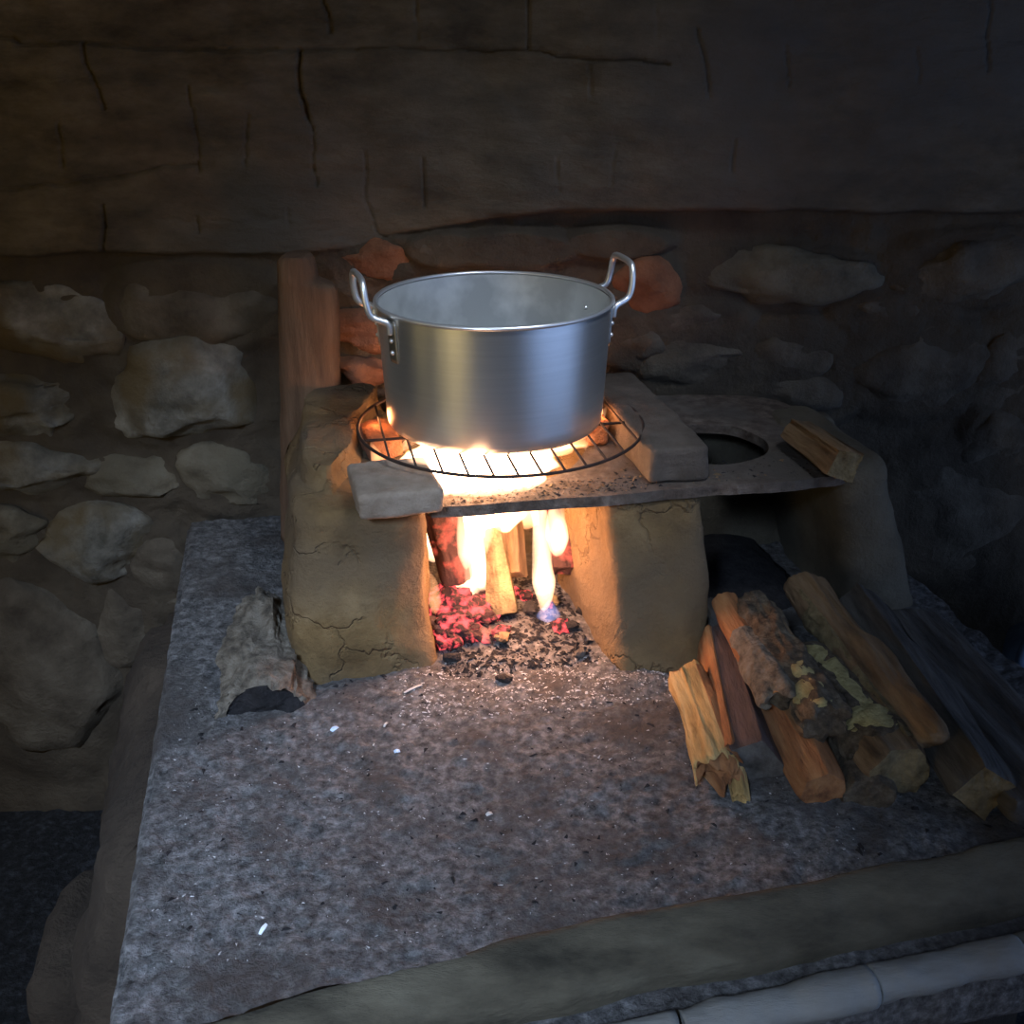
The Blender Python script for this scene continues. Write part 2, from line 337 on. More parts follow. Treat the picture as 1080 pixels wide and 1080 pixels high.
cracks = [
 ([(-60, 34), (0, 37), (25, 38), (32, 44), (90, 44), (150, 48), (200, 50), (270, 52), (320, 52), (335, 50), (400, 51), (470, 52), (540, 54), (580, 56), (620, 62), (700, 65)], 1.5),
 ([(97, 45), (103, 70), (115, 95), (121, 112)], 1.5), ([(318, 52), (316, 72), (318, 90), (325, 110), (326, 124)], 2.6),
 ([(326, 124), (332, 140), (331, 170), (336, 195)], 1.1), ([(338, -10), (348, 20), (349, 34)], 1.4),
 ([(203, 90), (210, 130), (215, 150), (213, 180)], 1.1), ([(265, 120), (262, 172)], 1.0), ([(76, 125), (78, 172)], 1.0),
 ([(117, 212), (120, 245), (118, 262)], 1.6), ([(386, 160), (387, 210), (400, 245), (415, 254)], 1.0), ([(445, 165), (449, 215)], 1.2),
 ([(305, 215), (307, 240)], 1.0), ([(556, -5), (557, 54)], 1.2), ([(441, 0), (442, 45)], 1.0), ([(730, 28), (738, 60), (744, 102)], 1.4),
 ([(822, 48), (825, 90)], 1.0), ([(1033, -5), (1030, 75)], 1.2), ([(647, 150), (643, 190)], 1.0), ([(770, 145), (768, 178)], 1.1),
 ([(620, 60), (622, 100)], 1.1), ([(586, 160), (587, 200)], .9), ([(0, 196), (60, 190), (110, 186), (170, 175), (212, 170)], 1.3),
 ([(955, 50), (962, 85)], .9), ([(688, 0), (690, 40)], .8), ([(213, 172), (230, 168)], .8), ([(180, 234), (300, 229)], .7), ([(211, 225), (214, 243)], 1)]
cr = np.zeros_like(x); wob = fbm(pw, 30, 3, 31)*.003; zw = z + fbm(pw, 25, 3, 37)*.003; xw = x+wob
for pl, wd in cracks:
    q = [wp(*a) for a in pl]; W_ = (.55+wd*.5)*.0016
    for (x0, z0), (x1, z1) in zip(q[:-1], q[1:]):
        sel = (x > min(x0, x1)-.03) & (x < max(x0, x1)+.03) & (z > min(z0, z1)-.03) & (z < max(z0, z1)+.03)
        dx, dz = x1-x0, z1-z0; t = np.clip(((xw[sel]-x0)*dx+(zw[sel]-z0)*dz)/(dx*dx+dz*dz), 0, 1)
        d = np.hypot(xw[sel]-x0-t*dx, zw[sel]-z0-t*dz)
        cr[sel] = np.maximum(cr[sel], np.clip(1.35-d/W_, 0, 1)*min(1, (wd-.35)*.75)*(.55 if q[0][0] > .12 else .85))
dep -= cr*.018*st
V = np.stack([x, WY-dep, z], 1); nx, nz = len(xs), len(zs)
V0 = V.copy()
Fc = [(a, b, c, d) for a, b, c, d in grid_faces(nx, nz)]
wall = tag(mesh_obj('wall_back', V, Fc, M['earth'], smooth=True, mats=[M['earth'], M['mortar']],
    mi=(np.array([st[f[0]] for f in Fc]) < .5).astype(int).tolist()), kind='structure')
def stone(px, py, hw, hh, m='stone', depth=.05, rot=0, parent=wall, sub=4, Y=WY, seed=None, nm='stone', ang=.32, label=None, sq=2.4):
    seed = rng.integers(1e6) if seed is None else seed
    c = P(px, py, Y=Y); k = (c-Vector((0, 0, CH))).dot(Vector((0, math.cos(PITCH), -math.sin(PITCH))))/F
    V, Fc = ICO[sub]; V = V.copy()
    V = V/(np.sum(np.abs(V)**sq, 1)**(1/sq))[:, None]
    rs = np.random.default_rng(seed)
    pr = V*np.array([hw/60, .8, hh/60]) + seed % 97
    V = V*(1+.15*fbm(pr, 1.1, 2, seed % 50)[:, None]*ang*2.6)
    for _ in range(11):
        d = rs.standard_normal(3)*np.array([1, .9, 1]); d /= np.linalg.norm(d); t = rs.uniform(.68, .98)
        ex = np.maximum(V@d-t, 0); V = V-d*(ex*.88)[:, None]
    sc = np.array([hw*k*1.14, depth, hh*k*1.22]); V = V*sc
    nr = normals(V, Fc); pp = V+seed % 31
    V = V + nr*(fbm(pp, 22, 4, 5)*.007 + np.minimum(fbm(pp*np.array([1, 1, 3.5]), 16, 3, 8), 0)*.012)[:, None]
    ca, sa = math.cos(rot), math.sin(rot)
    V = np.stack([V[:, 0]*ca-V[:, 2]*sa, V[:, 1], V[:, 0]*sa+V[:, 2]*ca], 1) + np.array([c.x, c.y+(.010 if m == 'stone_soot' else .002), c.z])
    o = mesh_obj(nm, V, Fc, M[m], parent, smooth=True)
    if label: o['label'] = label
    return o
for a in STONES: stone(*a)

# ------------------------------------------------------------------ hearth table
hearth = thing('cooking_hearth', 'raised mud and stone cooking platform covered with grey sandy ash', 'hearth', tuple(UV(.4, 1.4, FZ)))
def vf(a): return np.interp(a, [-.24, -.142, .173, .805, 1.15], [.802, .815, .853, .882, .893])
us = np.arange(-.232, 1.035, .0042); vs = np.arange(.846, 2.02, .0042)
U_, V_ = np.meshgrid(us, vs); u = U_.ravel(); v = V_.ravel(); pu = np.stack([u, v, u*0], 1)
uj = u + np.where(u < -.22, 1, 0)*fbm(pu, 18, 3, 2)*.004 + np.where(u > 1.02, 1, 0)*fbm(pu, 9, 3, 2)*.014
v = vf(u)-.004+(v-.846)*(2.02-vf(u)+.004)/(2.02-.846); pu = np.stack([u, v, u*0], 1)
zt = fbm(pu, 5, 3, 41)*.004 + fbm(pu, 34, 3, 43)*.0026 + fbm(pu, 100, 2, 47)*.0020
for (a, b, c, s_) in [(.42, .95, -.005, .05), (.33, 1.02, -.004, .03), (.18, .95, -.004, .025), (.55, 1.0, .005, .1), (.28, 1.52, .020, .13), (.12, 1.36, .008, .05), (.45, 1.33, .010, .06), (.57, 1.3, .008, .05), (0, 1.33, .006, .06)]:
    zt += c*np.exp(-((u-a)**2+(v-b)**2)/s_**2)
base = np.stack([uj, v, zt], 1)
Vt = base[:, :1]*np.array(UU)+base[:, 1:2]*np.array(VV); zt = zt-np.clip((-.226-u)/.006, 0, 1)**2*.008; Vt[:, 2] = zt; Vt[:, 1] = np.minimum(Vt[:, 1], 1.985)
top = mesh_obj('ash_surface', Vt, grid_faces(len(us), len(vs)), M['ash'], hearth, smooth=True)
def TZ(x, y):   # height of the ash at a world point
    q = Vector((x, y, 0)); a, b = q.dot(UU), q.dot(VV)
    i = min(max(int((a+.232)/.0042), 0), len(us)-1); b0 = float(vf(a))-.004; j = min(max(int((b-b0)/(2.02-b0)*(2.02-.846)/.0042), 0), len(vs)-1)
    return float(zt[j*len(us)+i])
# slab rim on the left side
V, Fc = box_uv(-.237, -.200, .80, 2.0, -.040, -.007, .004, 400, .0015, 30, 3); mesh_obj('slab_edge', V, Fc, M['ash'], hearth, smooth=True)
# plinth below, left side bulging out as rough rubble mud
nn = 260
def side(u0, amp, seed): return None
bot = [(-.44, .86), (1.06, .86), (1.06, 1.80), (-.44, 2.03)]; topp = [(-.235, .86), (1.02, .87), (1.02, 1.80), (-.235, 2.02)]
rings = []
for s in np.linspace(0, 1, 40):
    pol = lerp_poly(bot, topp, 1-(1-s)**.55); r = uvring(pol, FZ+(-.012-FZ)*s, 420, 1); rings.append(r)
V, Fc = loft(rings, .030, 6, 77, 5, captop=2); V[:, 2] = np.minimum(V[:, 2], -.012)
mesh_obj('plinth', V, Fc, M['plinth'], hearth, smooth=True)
# front edge beam, lower ledge and pole
def bar(u0, u1, prof, name, m, parent, n=220, amp=.003, freq=14, seed=0, wander=0):
    prof = resample(prof, 40, 2); rings = []
    for a in np.linspace(u0, u1, n):
        wz = float(vf(a))-.862+float(fbm(np.array([[a, seed, 0]]), 4, 3, seed)[0])*wander
        rings.append(np.array([list(UV(a, b+wz, c+wz*.3)) for b, c in prof]))
    V, Fc = loft(rings, amp, freq, seed, 4, captop=3, capbot=3); return mesh_obj(name, V, Fc, m, parent, smooth=True)
bar(-.20, 1.15, [(.842, -.09), (.858, -.07), (.866, .002), (.852, .007), (.818, -.026), (.806, -.05), (.806, -.09)], 'edge_beam', M['beam'], hearth, amp=.0035, seed=5, wander=.005)
bar(-.20, 1.15, [(.745, -.16), (.745, -.075), (.77, -.064), (.85, -.062), (.85, -.16)], 'lower_ledge', M['ash'], hearth, amp=.004, seed=6)
for k, (a, b) in enumerate([(-.2, .33), (.335, .552), (.557, .735), (.74, 1.15)]):
    o = bar(a, b, [(.775, -.083), (.786, -.062), (.772, -.044), (.748, -.045), (.737, -.062), (.748, -.083)], 'edge_pole', M['pole'], hearth, n=60, amp=.0035, seed=20+k, freq=18)
# rough block at the foot of the left side
q = P(95, 1010, z=-.35)
V, Fc = ICO[4]; V = V/(np.sum(np.abs(V)**9, 1)**(1/9))[:, None]*np.array([.065, .13, .22])
V = V + normals(V, Fc)*(fbm(V, 14, 4, 9)*.012)[:, None]; V = V+np.array([q.x-.01, q.y+.05, q.z-.19])
o = mesh_obj('footing_stone', V, Fc, M['plinth'], hearth, smooth=True)

# loose grit, shells of ash: stuff
def chips(n, gen, smin, smax, m, name, parent, flat=.5, zoff=0, seed=1):
    r = np.random.default_rng(seed); Vs = []; Fs = []
    tet = np.array([(1, 0, -.4), (-.5, .87, -.4), (-.5, -.87, -.4), (0, 0, .8), (.6, .5, .3)])
    tf = [(0, 1, 2), (0, 4, 3), (0, 1, 4), (1, 3, 4), (1, 2, 3), (2, 0, 3)]
    for i in range(n):
        x_, y_, z_ = gen(r); s = smin*(smax/smin)**(r.random()**2.2); a = r.random()*2*PI
        k = tet*np.array([1+r.random(), .7, flat])*s*(1+.3*r.standard_normal((5, 3))*.5); ca, sa = math.cos(a), math.sin(a)
        k = np.stack([k[:, 0]*ca-k[:, 1]*sa, k[:, 0]*sa+k[:, 1]*ca, k[:, 2]], 1)+np.array([x_, y_, z_+s*flat*.3+zoff])
        o_ = i*5; Vs.append(k); Fs += [tuple(j+o_ for j in f) for f in tf]
    return tag(mesh_obj(name, np.vstack(Vs), Fs, m, parent), kind='stuff')
def on_top(u0, u1, v0, v1):
    def g(r):
        q = UV(u0+(u1-u0)*r.random(), v0+(v1-v0)*r.random()); return q.x, q.y, TZ(q.x, q.y)
    return g
chips(9000, on_top(-.21, 1.0, .87, 1.95), .0010, .0034, M['ash'], 'grit', hearth, seed=2)
chips(1500, on_top(-.21, .62, .87, 1.42), .0008, .0022, M['speck'], 'pale_grit', hearth, .35, seed=3)
chips(320, on_top(-.2, .9, .88, 1.4), .002, .006, M['char'], 'charcoal_crumbs', hearth, .6, seed=4)
def gfront(r):
    q = UV(.10+.40*r.random(), 1.25+.13*r.random()); return q.x, q.y, TZ(q.x, q.y)
chips(1500, gfront, .001, .0032, M['speck'], 'pale_ash_flakes', hearth, .3, seed=5)

# ------------------------------------------------------------------ mud stove: three pillars and back
stove = thing('mud_stove', 'ochre mud stove built of three thick pillars with an open fire mouth', 'stove', tuple(UV(.4, 1.6, 0)))
Lb = [(-.055, 1.42), (-.03, 1.385), (.145, 1.385), (.175, 1.43), (.172, 1.92), (-.06, 1.92)]
Lt = [(-.035, 1.47), (-.01, 1.42), (.15, 1.41), (.172, 1.45), (.165, 1.92), (.0, 1.92)]
V, Fc = mud_block(Lb, Lt, -.015, .262, rnd=.03, n=150, steps=34, amp=.009, freq=9, oct=5, seed=3, smooth=2); mesh_obj('pillar', V, Fc, M['mud'], stove, smooth=True)
Rb = [(.435, 1.34), (.455, 1.32), (.555, 1.31), (.60, 1.345), (.595, 1.80), (.415, 1.80)]
Rt = [(.427, 1.43), (.44, 1.405), (.565, 1.40), (.59, 1.425), (.585, 1.80), (.36, 1.80)]
V, Fc = mud_block(Rb, Rt, -.015, .243, rnd=.02, n=150, steps=34, amp=.009, freq=9, oct=5, seed=8, smooth=2); mesh_obj('pillar', V, Fc, M['mud'], stove, smooth=True)
Tb = [(.865, 1.47), (.88, 1.43), (.98, 1.425), (1.01, 1.47), (1.0, 1.74), (.85, 1.76)]
Tt = [(.80, 1.47), (.81, 1.425), (.88, 1.42), (.905, 1.46), (.91, 1.75), (.79, 1.76)]
V, Fc = mud_block(Tb, Tt, -.015, .262, rnd=.03, n=110, steps=30, amp=.008, freq=9, seed=12); o = mesh_obj('pillar', V, Fc, M['mudgrey'], stove, smooth=True); o['label'] = 'grey leaning mud pillar'
V, Fc = mud_block([(.10, 1.78), (.95, 1.68), (.95, 1.76), (.10, 1.93)], [(.10, 1.80), (.95, 1.70), (.95, 1.76), (.10, 1.93)], -.015, .235, rnd=.02, n=260, smooth=1, amp=.006, freq=9, seed=15)
mesh_obj('back_wall', V, Fc, M['mudgrey'], stove, smooth=True)
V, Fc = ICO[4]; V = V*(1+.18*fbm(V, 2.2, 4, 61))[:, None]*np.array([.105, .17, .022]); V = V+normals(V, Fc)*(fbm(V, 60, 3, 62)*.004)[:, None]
c_ = UV(.715, 1.60, .004); V = V+np.array(c_); mesh_obj('shade_heap', V, Fc, M['char'], stove, smooth=True)  # added heap; its charcoal black stands for shade under the second opening
# mud heaped on the left pillar behind the brick
V, Fc = mud_block([(-.03, 1.52), (.0, 1.44), (.04, 1.42), (.062, 1.50), (.095, 1.55), (.11, 1.60), (.10, 1.70), (.16, 1.80), (.165, 1.91), (-.04, 1.91)],
                  [(-.01, 1.55), (.012, 1.50), (.035, 1.49), (.05, 1.53), (.07, 1.57), (.085, 1.62), (.085, 1.72), (.13, 1.82), (.14, 1.90), (.0, 1.90)], .215, .302, rnd=.02, n=150, steps=16, smooth=2, amp=.007, freq=12, oct=5, seed=31)
mesh_obj('mud_ridge', V, Fc, M['mud'], stove, smooth=True)
# slab with two round openings
outer = [(.155, 1.415), (.20, 1.408), (.30, 1.412), (.42, 1.405), (.55, 1.41), (.68, 1.404), (.80, 1.402), (.825, 1.43), (.86, 1.56), (.875, 1.69), (.84, 1.80), (.60, 1.84), (.30, 1.85), (.155, 1.84)]
def slab(outer, holes, z0, z1, name, m, parent=None):
    pts = []; edges = []; loops = []
    for L in [outer]+holes:
        s = len(pts); pts += [Vector(p) for p in L]; n = len(L); edges += [(s+i, s+(i+1) % n) for i in range(n)]; loops.append((s, n))
    gx = [Vector((a, b)) for a in np.arange(.165, .87, .02) for b in np.arange(1.42, 1.85, .02)]
    res = delaunay_2d_cdt(pts, edges, [], 0, 1e-5); v2, _, f2 = res[0], res[1], res[2]
    def inside(p, L):
        c = False
        for i in range(len(L)):
            a, b = L[i], L[i-1]
            if (a[1] > p[1]) != (b[1] > p[1]) and p[0] < (b[0]-a[0])*(p[1]-a[1])/(b[1]-a[1])+a[0]: c = not c
        return c
    keep = []
    for f in f2:
        c = sum((v2[i] for i in f), Vector((0, 0)))/len(f)
        if inside(c, outer) and not any(inside(c, h) for h in holes): keep.append(tuple(f))
    n = len(v2); V = [list(UV(p.x, p.y, z1)) for p in v2]+[list(UV(p.x, p.y, z0)) for p in v2]
    Fc = keep+[tuple(i+n for i in f[::-1]) for f in keep]; ec = {}
    for f in keep:
        for i in range(len(f)): ec[(f[i], f[(i+1) % len(f)])] = 1
    for (a, b) in ec:
        if (b, a) not in ec: Fc.append((b, a, a+n, b+n))
    o = mesh_obj(name, V, Fc, m, parent)
    md = o.modifiers.new('bevel', 'BEVEL'); md.width = .004; md.segments = 3; md.limit_method = 'ANGLE'; md.angle_limit = math.radians(50)
    return o
outl = resample(outer, 160, 2); outl = outl + np.stack([fbm(np.c_[outl, outl[:, 0]*0], 25, 3, 3), fbm(np.c_[outl, outl[:, 0]*0], 25, 3, 4)], 1)*.003
def circ(cu, cv, r, n=72, s=0, e=.004, ru=1): return [(cu+r*ru*math.cos(t)+e*math.sin(3*t+s)+e*.5*math.sin(7*t+s*2), cv+r*math.sin(t)+e*math.cos(4*t+s)) for t in np.linspace(0, 2*PI, n, endpoint=False)]
sl = slab([tuple(q) for q in outl], [circ(.300, 1.628, .150, s=1), circ(.655, 1.578, .092, s=4, e=.002)], .2435, .2605, 'stove_slab', M['slab'])
tag(sl, 'soot-stained flat slab with two round openings lying across the mud pillars', 'stove top')

def gsl(r):
    q = UV(.20+.30*r.random(), 1.415+.055*r.random()) if r.random() < .75 else UV(.45+.35*r.random(), 1.42+.08*r.random()); return q.x, q.y, .2605
chips(260, gsl, .0015, .005, M['char'], 'soot_crumbs', sl, .5, seed=14)
chips(160, gsl, .0015, .006, M['w_brown'], 'bark_crumbs', sl, .5, seed=15)
# adobe bricks on the slab
V, Fc = box_uv(.500, .592, 1.425, 1.815, .2615, .318, .006, 140, .003, 26, 5, steps=8)
b1 = mesh_obj('adobe_brick', V, Fc, M['adobe_dark'], smooth=True); tag(b1, 'long grey adobe block lying front to back to the right of the pot', 'brick')
V, Fc = box_uv(.062, .180, 1.376, 1.508, .2655, .303, .006, 110, .002, 30, 6, yaw=.06)
b2 = mesh_obj('adobe_brick', V, Fc, M['adobe'], smooth=True); tag(b2, 'short pale brick on the front corner of the left pillar', 'brick')
V, Fc = box_uv(.428, .492, 1.60, 1.72, .2615, .302, .005, 80, .005, 40, 9, yaw=-.1)
b3 = mesh_obj('fired_brick', V, Fc, M['hotbrick'], smooth=True); tag(b3, 'small reddish crumbling brick glowing in firelight under the right side of the grate', 'brick')
V, Fc = box_uv(.09, .145, 1.60, 1.70, .2635, .298, .005, 80, .004, 40, 10, yaw=.2)
b4 = mesh_obj('fired_brick', V, Fc, M['hotbrick'], smooth=True); tag(b4, 'small reddish brick under the left side of the grate', 'brick')

# ------------------------------------------------------------------ grate
GC = UV(.307, 1.598, 0); GZ = .3145; GR = .224
grate = thing('round_grate', 'round black wire grate under the cooking pot', 'grate', (GC.x, GC.y, GZ-.003))
ringpts = [GC + (UU*math.cos(t)+VV*math.sin(t))*GR + Vector((0, 0, GZ)) for t in np.linspace(0, 2*PI, 96, endpoint=False)]
V, Fc = tube(ringpts, .0026, 8, True); mesh_obj('ring', V, Fc, M['iron'], grate, smooth=True)
nb = 12
for i in range(nb):
    a = (i-(nb-1)/2)*2*GR/(nb+1)*.99; h = math.sqrt(GR*GR-a*a)
    c = GC+UU*a; V, Fc = tube([c-VV*h+Vector((0, 0, GZ)), c+VV*h+Vector((0, 0, GZ))], .0019, 6); mesh_obj('bar', V, Fc, M['iron'], grate, smooth=True)
V, Fc = tube([GC-UU*GR*.985-VV*.03+Vector((0, 0, GZ-.004)), GC+UU*GR*.985-VV*.03+Vector((0, 0, GZ-.004))], .0024, 6); mesh_obj('cross_bar', V, Fc, M['iron'], grate, smooth=True)

# ------------------------------------------------------------------ pot
PC = UV(.300, 1.610, 0); PB, PT = .3175, .512; RB, RT = .1695, .178
pot = thing('cooking_pot', 'large open aluminium cooking pot with two loop handles on the grate over the fire', 'pot', (PC.x, PC.y, PB))
out = [(0, PB), (.06, PB), (.12, PB), (RB-.012, PB), (RB-.005, PB+.002), (RB-.001, PB+.007), (RB, PB+.014)]
out += [(RB+(RT-RB)*s, PB+.014+(PT-.006-PB-.014)*s) for s in np.linspace(0, 1, 16)[1:]]
out[0] = (.001, PB)
inn = [(RT-.0025-(RT-RB)*s, PT-.004-(PT-.010-PB)*s) for s in np.linspace(0, 1, 14)] + [(RB-.008, PB+.004), (.12, PB+.004), (.06, PB+.004), (.001, PB+.004)]
V, Fc = lathe(PC.x, PC.y, out, 160); mesh_obj('body', V, Fc, M['alu'], pot, smooth=True)
V, Fc = lathe(PC.x, PC.y, inn, 160); mesh_obj('interior', V, Fc, M['alu_in'], pot, smooth=True)
rr = [(RT+.0015+.0034*math.cos(t), PT-.002+.0034*math.sin(t)) for t in np.linspace(0, 2*PI, 13)]
V, Fc = lathe(PC.x, PC.y, rr, 160); mesh_obj('rolled_rim', V, Fc, M['rod'], pot, smooth=True)
def prad(z): return RB+(RT-RB)*(z-PB-.014)/(PT-PB-.02)
def pol(az, r, z): return Vector((PC.x+r*math.cos(az), PC.y+r*math.sin(az), z))
def catmull(pts, n=8):
    pts = [Vector(p) for p in pts]; Q = [pts[0]*2-pts[1]]+pts+[pts[-1]*2-pts[-2]]; out = []
    for i in range(1, len(Q)-2):
        for k in range(n):
            t = k/n; a, b, c, d = Q[i-1], Q[i], Q[i+1], Q[i+2]
            out.append(.5*((2*b)+(-a+c)*t+(2*a-5*b+4*c-d)*t*t+(-a+3*b-3*c+d)*t**3))
    return out+[pts[-1]]
for az0 in (math.radians(198), math.radians(16)):
    hw = math.radians(17); a0, a1 = az0-hw, az0+hw
    dirn = Vector((math.cos(az0), math.sin(az0), 0)); tang = Vector((-dirn.y, dirn.x, 0)); h2 = math.sin(hw)*RT*.92
    base = Vector((PC.x, PC.y, 0)); zr = PT
    L = lambda off, side, z: base + dirn*(RT*math.cos(hw)+off) + tang*side + Vector((0, 0, z))
    path = [pol(a0, prad(zr-.030)+.004, zr-.030), pol(a0, prad(zr)+.006, zr-.014), L(.027, -h2, zr-.004), L(.034, -h2*.98, zr+.014), L(.036, -h2*.85, zr+.037), L(.036, -h2*.55, zr+.046),
            L(.036, h2*.55, zr+.046), L(.036, h2*.85, zr+.037), L(.034, h2*.98, zr+.014), L(.027, h2, zr-.004), pol(a1, prad(zr)+.006, zr-.014), pol(a1, prad(zr-.030)+.004, zr-.030)]
    V, Fc = tube(catmull(path, 8), .0050, 10); hnd = mesh_obj('handle', V, Fc, M['rod'], pot, smooth=True)
    for az in (a0, a1):
        Vs = []; cols = 7; rows = 9
        for dr in (.0004, .0028):
            for j in range(rows):
                z_ = PT-.009-.064*j/(rows-1)
                for i in range(cols):
                    w_ = .0120 - (.004 if j in (0, rows-1) else 0)*.5
                    a = az+(i-3)/3*w_/RT; Vs.append(list(pol(a, prad(z_)+dr+(0 if 0 < i < cols-1 and 0 < j < rows-1 else -.0006), z_)))
        N_ = cols*rows; g = grid_faces(cols, rows); Fs = [tuple(k+N_ for k in f) for f in g]+[f[::-1] for f in g]
        rim = [i for i in range(cols)]+[cols*j+cols-1 for j in range(1, rows)]+[cols*(rows-1)+i for i in range(cols-2, -1, -1)]+[cols*j for j in range(rows-2, 0, -1)]
        Fs += [(rim[k], rim[(k+1) % len(rim)], rim[(k+1) % len(rim)]+N_, rim[k]+N_) for k in range(len(rim))]
        br = mesh_obj('bracket', Vs, Fs, M['alu_dark'], pot, smooth=True)
        for z_ in (PT-.040, PT-.058):
            for inner in (0, 1):
                V, Fc = ICO[2]; n_ = Vector((math.cos(az), math.sin(az), 0)); V = V*.0038
                c = pol(az, prad(z_)+(.003 if not inner else -.003), z_); mesh_obj('rivet', V+np.array(c), Fc, M['rod'], br if not inner else pot, smooth=True)

# ------------------------------------------------------------------ wooden post behind the left pillar
def xz_prism(sections, y0, y1, n, amp, freq, seed):
    rings = []
    for z_, x0, x1 in sections:
        rings.append(np.c_[resample([(x0, y0), (x1, y0), (x1, y1), (x0, y1)], n, 2), np.full(n, z_)])
    return loft(rings, amp, freq, seed, 4, captop=5)
sec = []
key = [(0, -.438, -.318), (.20, -.422, -.312), (.30, -.412, -.306), (.45, -.401, -.300), (.476, -.400, -.302), (.482, -.399, -.312), (.488, -.399, -.332), (.52, -.397, -.338), (.526, -.392, -.340), (.533, -.382, -.348)]
for z_ in np.r_[np.arange(.0, .45, .012), np.arange(.45, .534, .0045)]:
    sec.append((z_, np.interp(z_, [k[0] for k in key], [k[1] for k in key]), np.interp(z_, [k[0] for k in key], [k[2] for k in key])))
V, Fc = xz_prism(sec, 1.83, 1.90, 64, .003, 12, 4)
tag(mesh_obj('wooden_post', V, Fc, M['post'], smooth=True), 'upright notched wooden post standing behind the left stove pillar', 'post')

